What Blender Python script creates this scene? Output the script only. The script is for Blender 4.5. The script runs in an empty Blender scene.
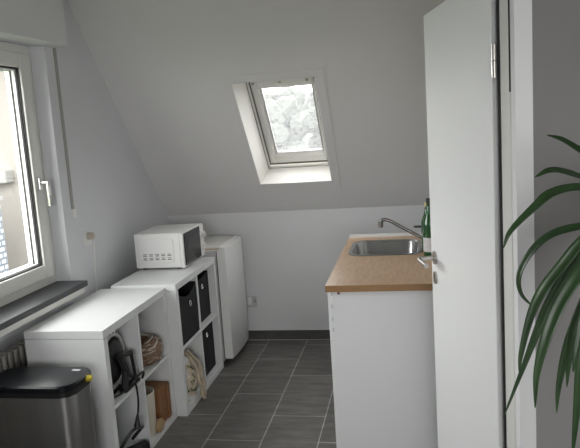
import bpy, math, random
from mathutils import Vector, Matrix, noise
random.seed(7)
PI = math.pi
SC = bpy.context.scene
COL = SC.collection

# ------------------------------------------------------------------ camera
CAM_F, YAW, PITCH, ROLL, CAM_H = 649.65, 0.1867, -0.1475, -0.066, 1.6139
fwd = Vector((-math.sin(YAW)*math.cos(PITCH), math.cos(YAW)*math.cos(PITCH), math.sin(PITCH)))
rgt = fwd.cross(Vector((0, 0, 1))).normalized()
upv = rgt.cross(fwd)
rg = rgt*math.cos(ROLL) + upv*math.sin(ROLL)
up = -rgt*math.sin(ROLL) + upv*math.cos(ROLL)
cam = bpy.data.cameras.new('camera')
cam.sensor_width = 36.0
cam.lens = CAM_F/580.0*36.0
cam.clip_start = 0.05
cam.clip_end = 400
camo = bpy.data.objects.new('camera', cam)
M = Matrix((rg, up, -fwd)).transposed().to_4x4()
M.translation = Vector((0, 0, CAM_H))
camo.matrix_world = M
COL.objects.link(camo)
SC.camera = camo

def at(px, py, Y):
    d = fwd + rg*((px-290.0)/CAM_F) - up*((py-224.0)/CAM_F)
    return Vector((0, 0, CAM_H)) + d*(Y/d.y)

# ------------------------------------------------------------------ materials
MATS = {}
def mat(name, col, rough=.5, metal=0, nscale=0, namt=0, bump=0, bscale=60, spec=.5, col2=None, coat=0, stretch=None):
    if name in MATS: return MATS[name]
    m = bpy.data.materials.new(name); m.use_nodes = True
    nt = m.node_tree; N = nt.nodes; L = nt.links
    b = N['Principled BSDF']
    b.inputs['Base Color'].default_value = (*col, 1)
    b.inputs['Roughness'].default_value = rough
    b.inputs['Metallic'].default_value = metal
    b.inputs['Specular IOR Level'].default_value = spec
    b.inputs['Coat Weight'].default_value = coat
    tc = N.new('ShaderNodeTexCoord')
    vec = tc.outputs['Object']
    if stretch:
        mp = N.new('ShaderNodeMapping'); mp.inputs['Scale'].default_value = stretch
        L.new(vec, mp.inputs['Vector']); vec = mp.outputs['Vector']
    if nscale:
        n = N.new('ShaderNodeTexNoise'); n.inputs['Scale'].default_value = nscale; n.inputs['Detail'].default_value = 4
        L.new(vec, n.inputs['Vector'])
        mx = N.new('ShaderNodeMix'); mx.data_type = 'RGBA'
        c2 = col2 or tuple(max(0, c*(1-namt)) for c in col)
        mx.inputs['A'].default_value = (*col, 1); mx.inputs['B'].default_value = (*c2, 1)
        L.new(n.outputs['Fac'], mx.inputs['Factor']); L.new(mx.outputs['Result'], b.inputs['Base Color'])
    if bump:
        n2 = N.new('ShaderNodeTexNoise'); n2.inputs['Scale'].default_value = bscale; n2.inputs['Detail'].default_value = 3
        L.new(vec, n2.inputs['Vector'])
        bp = N.new('ShaderNodeBump'); bp.inputs['Strength'].default_value = bump; bp.inputs['Distance'].default_value = .004
        L.new(n2.outputs['Fac'], bp.inputs['Height']); L.new(bp.outputs['Normal'], b.inputs['Normal'])
    MATS[name] = m
    return m

W_PAINT = mat('wall_paint', (.74, .745, .755), .9, nscale=2.5, namt=.05, bump=.25, bscale=90, spec=.2)
C_PAINT = mat('ceiling_paint', (.69, .685, .678), .9, nscale=2.0, namt=.06, bump=.25, bscale=80, spec=.2)
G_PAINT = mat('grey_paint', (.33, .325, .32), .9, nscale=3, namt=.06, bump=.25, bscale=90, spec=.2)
FRAMEW = mat('frame_white', (.78, .78, .74), .35, nscale=8, namt=.05)
DOORW = mat('door_white', (.86, .87, .875), .38, nscale=3, namt=.03)
SHELFW = mat('shelf_white', (.75, .765, .765), .45, nscale=5, namt=.03)
APPW = mat('appliance_white', (.84, .84, .83), .35, nscale=10, namt=.03)
PLASTW = mat('plastic_white', (.80, .79, .76), .4, nscale=10, namt=.04)
GRANITE = mat('dark_granite', (.022, .024, .028), .38, nscale=140, namt=.6, col2=(.085, .088, .095), spec=.3)
BLACK = mat('black_plastic', (.012, .012, .013), .35, nscale=30, namt=.3)
BLACKM = mat('black_matte', (.02, .02, .021), .75, nscale=60, namt=.4)
SEALG_GAP = mat('brown_grey_seal_gap', (.16, .145, .125), .7, nscale=20, namt=.3)  # pane gaskets, and the painted gap shade around the skylight sash
SEAL_GAP = mat('black_seal_gap', (.015, .015, .015), .6, nscale=20, namt=.3)  # rubber seals and joint, and the painted gap shade beside the door
FABRIC = mat('black_fabric', (.018, .018, .020), .92, nscale=180, namt=.5, bump=.5, bscale=350)
CHROME = mat('chrome', (.75, .75, .76), .12, 1, nscale=20, namt=.05)
NICKEL = mat('satin_nickel', (.52, .50, .47), .3, 1, nscale=30, namt=.1)
STEEL = mat('brushed_steel', (.60, .60, .60), .24, 1, nscale=12, namt=.25, stretch=(1, 1, .05))
BINSTEEL = mat('bin_steel', (.47, .465, .46), .30, 1, nscale=9, namt=.25, stretch=(4, 4, .15))
TAPM = mat('tap_metal', (.24, .23, .22), .25, 1, nscale=20, namt=.15)
LIDM = mat('lid_black', (.006, .007, .010), .28, nscale=40, namt=.2, spec=.3)
BOTTLE = mat('bottle_green', (.012, .085, .025), .08, nscale=5, namt=.2, coat=.6)
LABELW = mat('paper_label', (.72, .73, .76), .7, nscale=70, namt=.25)
YELLOW = mat('yellow_rubber', (.62, .50, .03), .5, nscale=60, namt=.3)
WOODB = mat('brown_wood', (.31, .14, .055), .6, nscale=6, namt=.4, stretch=(1, 1, 6))
TAN = mat('tan_paper', (.45, .31, .17), .85, nscale=30, namt=.4, bump=.5)
CREAM = mat('cream_pot', (.66, .60, .50), .55, nscale=10, namt=.1)
WICKER = mat('wicker', (.30, .19, .12), .7, nscale=40, namt=.4)
WICKERL = mat('wicker_light', (.62, .55, .49), .7, nscale=40, namt=.4)
GREYP = mat('grey_plastic', (.36, .36, .36), .5, nscale=30, namt=.1)
RAD_SHADED = mat('radiator_white_shaded', (.38, .365, .335), .45, nscale=8, namt=.04)  # white radiator, darkened to carry the shade of the niche
SOIL = mat('soil', (.04, .028, .018), .95, nscale=60, namt=.5, bump=1)
POTM = mat('terracotta', (.35, .14, .07), .8, nscale=12, namt=.2)
BARK = mat('bark', (.17, .12, .08), .9, nscale=14, namt=.5, bump=1, bscale=40)
TREEF = mat('tree_foliage', (.040, .048, .037), .9, nscale=5, col2=(.066, .074, .062))
GROUND = mat('ground_grass', (.10, .12, .07), .95, nscale=.4, namt=.4)
HOUSEW = mat('house_render', (.195, .182, .166), .9, nscale=1.5, namt=.06)
HOUSEL = mat('house_ledge', (.19, .19, .185), .8, nscale=2, namt=.05)
DARKG = mat('dark_opening', (.03, .03, .03), .8, nscale=5, namt=.2)

def wood_top():
    m = mat('worktop_beech', (.58, .40, .25), .34, spec=.5)
    nt = m.node_tree; N = nt.nodes; L = nt.links; b = N['Principled BSDF']
    tc = N.new('ShaderNodeTexCoord'); mp = N.new('ShaderNodeMapping')
    mp.inputs['Scale'].default_value = (30, 4, 30)
    L.new(tc.outputs['Object'], mp.inputs['Vector'])
    n = N.new('ShaderNodeTexNoise'); n.inputs['Scale'].default_value = 3; n.inputs['Detail'].default_value = 6
    L.new(mp.outputs['Vector'], n.inputs['Vector'])
    cr = N.new('ShaderNodeValToRGB')
    cr.color_ramp.elements[0].position = .3; cr.color_ramp.elements[0].color = (.52, .335, .195, 1)
    cr.color_ramp.elements[1].position = .7; cr.color_ramp.elements[1].color = (.66, .455, .29, 1)
    L.new(n.outputs['Fac'], cr.inputs['Fac']); L.new(cr.outputs['Color'], b.inputs['Base Color'])
    return m
WORKTOP = wood_top()
EDGEWOOD = mat('worktop_edge', (.36, .20, .08), .45, nscale=25, namt=.35, stretch=(.3, 3, 3))

def tiles():
    m = mat('floor_tile', (.1, .1, .1), .5)
    nt = m.node_tree; N = nt.nodes; L = nt.links; b = N['Principled BSDF']
    tc = N.new('ShaderNodeTexCoord'); sp = N.new('ShaderNodeSeparateXYZ'); cb = N.new('ShaderNodeCombineXYZ')
    L.new(tc.outputs['Object'], sp.inputs['Vector'])
    ax = N.new('ShaderNodeMath'); ax.operation = 'ADD'; ax.inputs[1].default_value = -4.3074+.3+12.0
    ay = N.new('ShaderNodeMath'); ay.operation = 'ADD'; ay.inputs[1].default_value = 1.1132+6.0
    L.new(sp.outputs['Y'], ax.inputs[0]); L.new(sp.outputs['X'], ay.inputs[0])
    L.new(ax.outputs[0], cb.inputs['X']); L.new(ay.outputs[0], cb.inputs['Y'])
    br = N.new('ShaderNodeTexBrick')
    br.offset = .5; br.offset_frequency = 2; br.squash = 1
    br.inputs['Scale'].default_value = 1
    br.inputs['Brick Width'].default_value = .6; br.inputs['Row Height'].default_value = .3
    br.inputs['Mortar Size'].default_value = .0036; br.inputs['Mortar Smooth'].default_value = .1
    br.inputs['Bias'].default_value = 0
    br.inputs['Color1'].default_value = (.112, .107, .101, 1); br.inputs['Color2'].default_value = (.168, .162, .154, 1)
    br.inputs['Mortar'].default_value = (.42, .42, .41, 1)
    L.new(cb.outputs['Vector'], br.inputs['Vector'])
    mp = N.new('ShaderNodeMapping'); mp.inputs['Scale'].default_value = (2.0, 9.0, 1)
    L.new(tc.outputs['Object'], mp.inputs['Vector'])
    n = N.new('ShaderNodeTexNoise'); n.inputs['Scale'].default_value = 2.2; n.inputs['Detail'].default_value = 7; n.inputs['Roughness'].default_value = .65
    L.new(mp.outputs['Vector'], n.inputs['Vector'])
    cr = N.new('ShaderNodeValToRGB')
    cr.color_ramp.elements[0].position = .25; cr.color_ramp.elements[0].color = (.50, .50, .50, 1)
    cr.color_ramp.elements[1].position = .75; cr.color_ramp.elements[1].color = (1.42, 1.41, 1.38, 1)
    L.new(n.outputs['Fac'], cr.inputs['Fac'])
    mx = N.new('ShaderNodeMix'); mx.data_type = 'RGBA'; mx.blend_type = 'MULTIPLY'; mx.inputs['Factor'].default_value = 1
    L.new(br.outputs['Color'], mx.inputs['A']); L.new(cr.outputs['Color'], mx.inputs['B'])
    L.new(mx.outputs['Result'], b.inputs['Base Color'])
    bp = N.new('ShaderNodeBump'); bp.inputs['Strength'].default_value = .25; bp.inputs['Distance'].default_value = .002; bp.invert = True
    L.new(br.outputs['Fac'], bp.inputs['Height']); L.new(bp.outputs['Normal'], b.inputs['Normal'])
    b.inputs['Roughness'].default_value = .42
    return m
TILE = tiles()
SKIRT = mat('skirting_tile', (.11, .107, .10), .5, nscale=9, namt=.6, stretch=(1, 1, 6))

def slate():
    m = mat('slate_shingles', (.3, .34, .42), .6)
    nt = m.node_tree; N = nt.nodes; L = nt.links; b = N['Principled BSDF']
    tc = N.new('ShaderNodeTexCoord'); sp = N.new('ShaderNodeSeparateXYZ'); cb = N.new('ShaderNodeCombineXYZ')
    L.new(tc.outputs['Object'], sp.inputs['Vector'])
    ad = N.new('ShaderNodeMath'); ad.operation = 'ADD'; L.new(sp.outputs['X'], ad.inputs[0]); L.new(sp.outputs['Y'], ad.inputs[1])
    L.new(ad.outputs[0], cb.inputs['X']); L.new(sp.outputs['Z'], cb.inputs['Y'])
    br = N.new('ShaderNodeTexBrick'); br.inputs['Scale'].default_value = 1
    br.inputs['Brick Width'].default_value = .17; br.inputs['Row Height'].default_value = .115
    br.inputs['Mortar Size'].default_value = .022; br.inputs['Mortar Smooth'].default_value = .3
    br.inputs['Color1'].default_value = (.22, .245, .29, 1); br.inputs['Color2'].default_value = (.30, .315, .35, 1)
    br.inputs['Mortar'].default_value = (.075, .085, .105, 1)
    L.new(cb.outputs['Vector'], br.inputs['Vector']); L.new(br.outputs['Color'], b.inputs['Base Color'])
    return m
SLATE = slate()

def glass(name, frost=0.0, tint=(1, 1, 1)):
    m = bpy.data.materials.new(name); m.use_nodes = True
    nt = m.node_tree; N = nt.nodes; L = nt.links
    N.remove(N['Principled BSDF']); out = N['Material Output']
    tr = N.new('ShaderNodeBsdfTransparent'); tr.inputs['Color'].default_value = (*tint, 1)
    gl = N.new('ShaderNodeBsdfGlossy'); gl.inputs['Roughness'].default_value = .03
    lw = N.new('ShaderNodeLayerWeight'); pw = N.new('ShaderNodeMath'); pw.operation = 'POWER'; pw.inputs[1].default_value = 4.0
    ml = N.new('ShaderNodeMath'); ml.operation = 'MULTIPLY_ADD'; ml.inputs[1].default_value = .8; ml.inputs[2].default_value = .035
    L.new(lw.outputs['Facing'], pw.inputs[0]); L.new(pw.outputs[0], ml.inputs[0])
    mx = N.new('ShaderNodeMixShader')
    L.new(ml.outputs[0], mx.inputs['Fac']); L.new(gl.outputs['BSDF'], mx.inputs[2])
    if frost:
        tl = N.new('ShaderNodeBsdfTranslucent'); tl.inputs['Color'].default_value = (.30, .31, .31, 1)
        tc = N.new('ShaderNodeTexCoord')
        n = N.new('ShaderNodeTexNoise'); n.inputs['Scale'].default_value = 75; n.inputs['Detail'].default_value = 5
        L.new(tc.outputs['Object'], n.inputs['Vector'])
        cr = N.new('ShaderNodeMapRange'); cr.inputs['From Min'].default_value = .3; cr.inputs['From Max'].default_value = .7
        cr.inputs['To Min'].default_value = frost*.1; cr.inputs['To Max'].default_value = min(1, frost*2.2)
        L.new(n.outputs['Fac'], cr.inputs['Value'])
        m2 = N.new('ShaderNodeMixShader')
        L.new(cr.outputs['Result'], m2.inputs['Fac']); L.new(tr.outputs['BSDF'], m2.inputs[1]); L.new(tl.outputs['BSDF'], m2.inputs[2])
        L.new(m2.outputs['Shader'], mx.inputs[1])
    else:
        L.new(tr.outputs['BSDF'], mx.inputs[1])
    L.new(mx.outputs['Shader'], out.inputs['Surface'])
    return m
GLASS = glass('window_glass', 0, (.97, .98, .97))
WETGLASS = glass('wet_skylight_glass', .16)

def leaf_mat():
    m = mat('leaf_green', (.03, .09, .02), .38, spec=.5)
    nt = m.node_tree; N = nt.nodes; L = nt.links; b = N['Principled BSDF']
    tc = N.new('ShaderNodeTexCoord')
    n = N.new('ShaderNodeTexNoise'); n.inputs['Scale'].default_value = 9; n.inputs['Detail'].default_value = 3
    L.new(tc.outputs['Object'], n.inputs['Vector'])
    cr = N.new('ShaderNodeValToRGB')
    cr.color_ramp.elements[0].position = .3; cr.color_ramp.elements[0].color = (.016, .045, .014, 1)
    cr.color_ramp.elements[1].position = .75; cr.color_ramp.elements[1].color = (.055, .115, .040, 1)
    L.new(n.outputs['Fac'], cr.inputs['Fac']); L.new(cr.outputs['Color'], b.inputs['Base Color'])
    return m
LEAF = leaf_mat()

def cloth_mat():
    m = mat('printed_cloth', (.6, .52, .4), .9)
    nt = m.node_tree; N = nt.nodes; L = nt.links; b = N['Principled BSDF']
    tc = N.new('ShaderNodeTexCoord')
    n = N.new('ShaderNodeTexNoise'); n.inputs['Scale'].default_value = 22; n.inputs['Detail'].default_value = 2
    L.new(tc.outputs['Object'], n.inputs['Vector'])
    cr = N.new('ShaderNodeValToRGB'); cr.color_ramp.interpolation = 'LINEAR'
    e = cr.color_ramp.elements
    e[0].position = .36; e[0].color = (.06, .10, .05, 1)
    e[1].position = .42; e[1].color = (.55, .46, .34, 1)
    x = e.new(.55); x.color = (.60, .52, .41, 1)
    x = e.new(.60); x.color = (.70, .70, .70, 1)
    L.new(n.outputs['Fac'], cr.inputs['Fac']); L.new(cr.outputs['Color'], b.inputs['Base Color'])
    return m
CLOTH = cloth_mat()
CLOTHP = mat('cream_cloth', (.62, .53, .41), .9, nscale=30, namt=.15, bump=.4)

# ------------------------------------------------------------------ mesh building
class MB:
    def __init__(s, tf=None): s.v = []; s.f = []; s.m = []; s.tf = tf
    def add(s, vs, fs, mi=0):
        o = len(s.v)
        s.v += [(s.tf(*p) if s.tf else tuple(p)) for p in vs]
        s.f += [tuple(i+o for i in f) for f in fs]; s.m += [mi]*len(fs)
    def box(s, x0, x1, y0, y1, z0, z1, mi=0):
        s.add([(x0, y0, z0), (x1, y0, z0), (x1, y1, z0), (x0, y1, z0), (x0, y0, z1), (x1, y0, z1), (x1, y1, z1), (x0, y1, z1)],
              [(0, 3, 2, 1), (4, 5, 6, 7), (0, 1, 5, 4), (1, 2, 6, 5), (2, 3, 7, 6), (3, 0, 4, 7)], mi)
    def obox(s, c, ax, ay, az, hx, hy, hz, mi=0):
        c, ax, ay, az = Vector(c), Vector(ax).normalized(), Vector(ay).normalized(), Vector(az).normalized()
        vs = [c+ax*(hx*i)+ay*(hy*j)+az*(hz*k) for k in (-1, 1) for (i, j) in ((-1, -1), (1, -1), (1, 1), (-1, 1))]
        s.add(vs, [(0, 3, 2, 1), (4, 5, 6, 7), (0, 1, 5, 4), (1, 2, 6, 5), (2, 3, 7, 6), (3, 0, 4, 7)], mi)
    def loft(s, loops, cap0=True, cap1=True, mi=0, closed=True):
        n = len(loops[0]); vs = [p for l in loops for p in l]; fs = []
        for a in range(len(loops)-1):
            for i in range(n if closed else n-1):
                j = (i+1) % n
                fs.append((a*n+i, a*n+j, (a+1)*n+j, (a+1)*n+i))
        if cap0: fs.append(tuple(range(n))[::-1])
        if cap1: fs.append(tuple((len(loops)-1)*n+i for i in range(n)))
        s.add(vs, fs, mi)
    def lathe(s, prof, c=(0, 0, 0), n=24, mi=0, axis='z', cap0=True, cap1=True):
        loops = []
        for r, h in prof:
            l = []
            for i in range(n):
                a = 2*PI*i/n; x, y = r*math.cos(a), r*math.sin(a)
                if axis == 'z': l.append((c[0]+x, c[1]+y, c[2]+h))
                elif axis == 'x': l.append((c[0]+h, c[1]+x, c[2]+y))
                else: l.append((c[0]+y, c[1]+h, c[2]+x))
            loops.append(l)
        s.loft(loops, cap0, cap1, mi)
    def tube(s, pts, r, n=8, mi=0, caps=True):
        pts = [Vector(p) for p in pts]
        rs = r if isinstance(r, (list, tuple)) else [r]*len(pts)
        T = [(pts[min(i+1, len(pts)-1)]-pts[max(i-1, 0)]).normalized() for i in range(len(pts))]
        a = Vector((0, 0, 1)) if abs(T[0].z) < .9 else Vector((1, 0, 0))
        u = T[0].cross(a).normalized(); loops = []
        for p, t, rr in zip(pts, T, rs):
            u = (u - t*u.dot(t)).normalized(); w = t.cross(u)
            loops.append([p+u*(rr*math.cos(2*PI*i/n))+w*(rr*math.sin(2*PI*i/n)) for i in range(n)])
        s.loft(loops, caps, caps, mi)
    def build(s, name, mats, parent=None, bevel=0, smooth=False, seg=2):
        me = bpy.data.meshes.new(name)
        off = Vector((0, 0, 0))
        if parent is not None:
            off = world_loc(parent)
        me.from_pydata([tuple(Vector(p)-off) for p in s.v], [], s.f)
        mats = mats if isinstance(mats, (list, tuple)) else [mats]
        for mm in mats: me.materials.append(mm)
        me.polygons.foreach_set('material_index', s.m)
        import bmesh
        bm = bmesh.new(); bm.from_mesh(me)
        bmesh.ops.recalc_face_normals(bm, faces=bm.faces)
        bm.to_mesh(me); bm.free()
        o = bpy.data.objects.new(name, me); COL.objects.link(o)
        if parent is not None: o.parent = parent
        if smooth:
            me.polygons.foreach_set('use_smooth', [True]*len(me.polygons))
            try: me.set_sharp_from_angle(angle=math.radians(40))
            except Exception: pass
        if bevel:
            b = o.modifiers.new('bevel', 'BEVEL'); b.width = bevel; b.segments = seg; b.limit_method = 'ANGLE'; b.angle_limit = math.radians(40)
        me.update()
        return o

def world_loc(o):
    v = Vector((0, 0, 0))
    while o is not None:
        v += o.location; o = o.parent
    return v
def tag(o, label=None, cat=None, group=None, kind=None):
    if label: o['label'] = label
    if cat: o['category'] = cat
    if group: o['group'] = group
    if kind: o['kind'] = kind
    return o
def thing(name, loc, label, cat, group=None, kind=None):
    o = bpy.data.objects.new(name, None); COL.objects.link(o); o.location = loc
    o.empty_display_size = .05
    return tag(o, label, cat, group, kind)
def struct(o, label=None, cat=None):
    return tag(o, label, cat, None, 'structure')
def sub(name, loc, parent):
    o = bpy.data.objects.new(name, None); COL.objects.link(o); o.parent = parent
    o.location = Vector(loc)-world_loc(parent); return o
def rrect(x0, x1, y0, y1, r, z, n=6):
    out = []
    for cx, cy, a0 in ((x1-r, y1-r, 0), (x0+r, y1-r, PI/2), (x0+r, y0+r, PI), (x1-r, y0+r, 3*PI/2)):
        for i in range(n+1):
            a = a0+PI/2*i/n
            out.append((cx+r*math.cos(a), cy+r*math.sin(a), z))
    return out
def crom(P, n=8):
    P = [Vector(p) for p in P]; Q = [P[0]*2-P[1]]+P+[P[-1]*2-P[-2]]; out = []
    for i in range(1, len(Q)-2):
        for k in range(n):
            t = k/n; a, b, c, d = Q[i-1:i+3]
            out.append(.5*((2*b)+(c-a)*t+(2*a-5*b+4*c-d)*t*t+(3*b-a-3*c+d)*t**3))
    out.append(P[-1]); return out

# ------------------------------------------------------------------ the setting
YB, KN, XL, XK, YF, CEIL = 4.7284, .9995, -1.847, .255, 1.65, 2.55
TAN_ = 1.139; HY = math.hypot(1, TAN_); ct, st = 1/HY, TAN_/HY
def slope(x, s, o):                       # x along the wall, s up the slope, o outward through the roof
    return (x, YB - s*ct + o*st, KN + s*st + o*ct)
XR, YR = 3.1, -2.7

b = MB(); b.box(-2.2, XR+.2, YR-.2, YB+.2, -.15, 0)
struct(b.build('floor', TILE), 'dark grey stone-look plank tiles with pale grout', 'floor')

SX0, SX1, SS0, SS1 = -1.050, -.538, .303, 1.203
b = MB(slope)
S_TOP = (CEIL-KN)/st
b.box(-2.15, SX0, -.05, S_TOP+.3, 0, .15); b.box(SX1, XR+.2, -.05, S_TOP+.3, 0, .15)
b.box(SX0, SX1, -.05, SS0, 0, .15); b.box(SX0, SX1, SS1, S_TOP+.3, 0, .15)
b.tf = None
b.box(-2.15, XR+.2, YR-.2, YB-S_TOP*ct+.02, CEIL, CEIL+.2)
struct(b.build('ceiling', C_PAINT), 'plain pale grey sloping roof ceiling around the skylight', 'ceiling')

b = MB(); b.box(-2.15, XR+.2, YB, YB+.25, -.1, KN+.06)
struct(b.build('wall_back', W_PAINT), 'low white knee wall below the sloping ceiling', 'wall')

WY0, WY1, WZ0, WZ1, XFR = 1.55, 3.21, .83, 2.12, -1.93
b = MB()
b.box(-2.03, XL, YR-.2, WY0, -.1, 2.9); b.box(-2.03, XL, WY1, YB+.2, -.1, 2.9)
b.box(-2.03, XL, WY0, WY1, WZ1, 2.9); b.box(-2.03, XL, WY0, WY1, .74, WZ0)
b.box(-2.03, -1.99, WY0, WY1, -.1, .74)
struct(b.build('wall_left', mat('wall_paint_daylit', (.70, .71, .735), .9, nscale=2.5, namt=.05, bump=.25, bscale=90, spec=.2)), 'white gable wall holding the casement window', 'wall')  # bluish cast of daylight put into this copy of the wall paint

DY0, DY1, DZ = 1.89, 2.625, 2.01
b = MB()
b.box(XK, XK+.12, YF+.06, DY0, 0, CEIL); b.box(XK, XK+.12, DY1, YB, 0, 2.9); b.box(XK, XK+.12, DY0, DY1, DZ, CEIL)
struct(b.build('wall_right', W_PAINT), 'white side wall behind the door and worktop', 'wall')
b = MB(); b.box(.293, XR, YF+.006, YF+.15, 0, CEIL)
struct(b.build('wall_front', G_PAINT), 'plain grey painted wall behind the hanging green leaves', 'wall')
b = MB(); b.box(XK, .295, YF, YF+.06, 0, CEIL)
struct(b.build('trim_1', DOORW), 'white vertical corner post between door frame and grey wall', 'trim')
b = MB(); b.box(XR, XR+.2, YR-.2, YB, -.1, 2.9)
struct(b.build('wall_far_right', W_PAINT))
b = MB()
RX0, RX1, RZ0, RZ1 = -.6, 1.5, .85, 2.25
b.box(-2.2, RX0, YR-.2, YR, -.1, 2.7); b.box(RX1, XR+.2, YR-.2, YR, -.1, 2.7)
b.box(RX0, RX1, YR-.2, YR, -.1, RZ0); b.box(RX0, RX1, YR-.2, YR, RZ1, 2.7)
struct(b.build('wall_rear', W_PAINT))
b = MB()
for x in (RX0, .42, RX1-.06): b.box(x, x+.06, YR-.12, YR-.05, RZ0, RZ1)
b.box(RX0, RX1, YR-.119, YR-.051, RZ0, RZ0+.06); b.box(RX0, RX1, YR-.119, YR-.051, RZ1-.06, RZ1)
struct(b.build('window_3', FRAMEW))
b = MB(); b.box(XL, XK, YB-.010, YB, 0, .077)
bb = struct(b.build('baseboard_back', SKIRT, bevel=.002), 'dark tile skirting along the foot of the knee wall', 'baseboard')
b = MB(); b.box(XL, XK, YB-.016, YB-.010, 0, .004); b.build('grout_joint', mat('grout', (.42, .42, .41), .9, nscale=30, namt=.1), bb)
b = MB(); b.box(XL, XK, YB-.009, YB-.001, .077, .081); b.build('skirting_highlight', mat('highlight_pale', (.75, .75, .74), .6, nscale=30, namt=.05), bb)  # pale strip standing in for the highlight along the skirting top
b = MB(); b.box(XL, XL+.010, 3.25, YB-.010, 0, .077)
struct(b.build('baseboard_left', SKIRT, bevel=.002))

# ---- left window (window_1)
w1 = thing('window_1', (XFR, 2.4, WZ0), 'white casement window with a lever handle beside the shelves', 'window', kind='structure')
def ring(b, x0, x1, y0, y1, z0, z1, wl, wr, wb, wt):
    b.box(x0, x1, y0, y0+wl, z0, z1); b.box(x0, x1, y1-wr, y1, z0, z1)
    b.box(x0, x1, y0+wl, y1-wr, z0, z0+wb); b.box(x0, x1, y0+wl, y1-wr, z1-wt, z1)
b = MB(); ring(b, XFR-.07, XFR, WY0, WY1, WZ0+.03, WZ1, .075, .075, .065, .065)
b.box(XFR-.07, XFR, 2.335, 2.405, WZ0+.09, WZ1-.06)
b.build('window_frame', FRAMEW, w1, bevel=.004)
for (ya, yb_) in ((2.385, WY1-.055), (WY0+.055, 2.355)):
    z0, z1 = WZ0+.075, WZ1-.045
    b = MB(); ring(b, XFR-.045, XFR+.022, ya, yb_, z0, z1, .085, .085, .075, .075)
    so = b.build('casement_sash', FRAMEW, w1, bevel=.006)
    b = MB(); ring(b, XFR-.003, XFR+.010, ya+.084, yb_-.084, z0+.074, z1-.074, .006, .006, .008, .008)
    b.build('rubber_seal', SEAL_GAP, so)
    b = MB(); ring(b, XFR-.0255, XFR-.006, ya+.084, yb_-.084, z0+.074, z1-.074, .018, .018, .014, .014)
    b.build('glazing_bead', DOORW, so)
    b = MB(); ring(b, XFR-.0258, XFR-.0235, ya+.0845, yb_-.0845, z0+.0745, z1-.0745, .0192, .0192, .015, .015)
    b.build('pane_gasket', SEALG_GAP, so)
    b = MB(); ring(b, XFR-.055, XFR-.031, ya+.075, yb_-.075, z0+.065, z1-.065, .032, .032, .026, .026)
    b.build('outer_sash', DOORW, so)
    b = MB(); b.box(XFR-.030, XFR-.026, ya+.08, yb_-.08, z0+.07, z1-.07)
    b.build('pane', GLASS, so)
hb = MB(); hy = 3.112
hb.box(XFR+.0215, XFR+.032, hy-.014, hy+.014, 1.375, 1.44)
hb.tube([(XFR+.03, hy, 1.412), (XFR+.068, hy, 1.412)], .009, 10)
hb.obox((XFR+.068, hy+.006, 1.352), (1, 0, 0), (0, 1, 0), (0, .04, -1), .008, .011, .066)
hb.build('handle', CHROME, w1, bevel=.003)['label'] = 'silver window handle'
# sill and the white board under it
b = MB(); b.box(XFR-.01, -1.752, WY0, WY1+.004, WZ0, WZ0+.03)
b.build('windowsill', GRANITE, w1, bevel=.004)['label'] = 'dark granite windowsill'
b = MB(); b.box(XL-.0, -1.772, WY0, WY1-.002, .793, WZ0)
b.build('apron_board', FRAMEW, w1, bevel=.003)

# roller shutter box above the window
b = MB(); b.box(XL, -1.75, WY0-.08, 3.282, 2.114, CEIL)
struct(b.build('trim_2', W_PAINT, bevel=.003), 'white roller shutter casing above the window', 'shutter box')
# shutter strap
t = thing('shutter_strap', (XL, 3.305, 1.2), 'grey roller shutter strap running down beside the window', 'strap')
b = MB(); b.box(XL+.001, XL+.007, 3.295, 3.318, 1.235, 2.114)
b.build('strap', mat('strap_grey', (.42, .41, .39), .8, nscale=90, namt=.3), t)
b = MB(); b.box(XL, XL+.018, 3.292, 3.321, 1.195, 1.245)
b.build('strap_guide', PLASTW, t, bevel=.003)

# ---- skylight (window_2)
w2 = thing('window_2', slope(-.8, .3, 0), 'white framed skylight with wet pane in the sloping ceiling', 'window', kind='structure')
b = MB(slope)
ring(b, SX0-.047, SX1+.06, 0, 0, 0, 0, 0, 0, 0, 0) if False else None
for (x0, x1, s0, s1) in ((SX0-.047, SX0, .237, 1.26), (SX1, SX1+.062, .237, 1.26), (SX0, SX1, .237, SS0), (SX0, SX1, SS1, 1.26)):
    b.box(x0, x1, s0, s1, -.005, 0)
b.build('ceiling_surround', C_PAINT, w2)
FX0, FX1, FS0, FS1, FO = -1.006, -.566, .30, 1.12, .15
lo = [(SX0, SS0, 0), (SX1, SS0, 0), (SX1, SS1, 0), (SX0, SS1, 0)]
li = [(FX0, FS0+.005, FO), (FX1, FS0+.005, FO), (FX1, FS1, FO), (FX0, FS1, FO)]
lo2 = [(SX0-.02, SS0-.02, .001), (SX1+.02, SS0-.02, .001), (SX1+.02, SS1+.02, .001), (SX0-.02, SS1+.02, .001)]
li2 = [(FX0-.03, FS0-.03, FO+.02), (FX1+.03, FS0-.03, FO+.02), (FX1+.03, FS1+.03, FO+.02), (FX0-.03, FS1+.03, FO+.02)]
b = MB(slope); b.loft([lo, li, li2], False, False)
b.build('reveal_lining', mat('lining_white', (.88, .87, .83), .4, nscale=8, namt=.03), w2)
def sring(b, x0, x1, s0, s1, o0, o1, wl, wr, wb, wt):
    b.box(x0, x0+wl, s0, s1, o0, o1); b.box(x1-wr, x1, s0, s1, o0, o1)
    b.box(x0+wl, x1-wr, s0, s0+wb, o0, o1); b.box(x0+wl, x1-wr, s1-wt, s1, o0, o1)
b = MB(slope); sring(b, FX0-.05, FX1+.05, FS0-.05, FS1+.05, FO, FO+.12, .068, .055, .075, .055)
b.build('skylight_frame', FRAMEW, w2, bevel=.004)
b = MB(slope); sring(b, FX0-.002, FX1+.002, FS0+.001, FS1, FO-.003, FO+.002, .005, .005, .005, .005)
sring(b, FX0+.017, FX1+.002, .338, 1.119, FO+.002, FO+.013, .006, .006, .008, .006)
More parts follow.
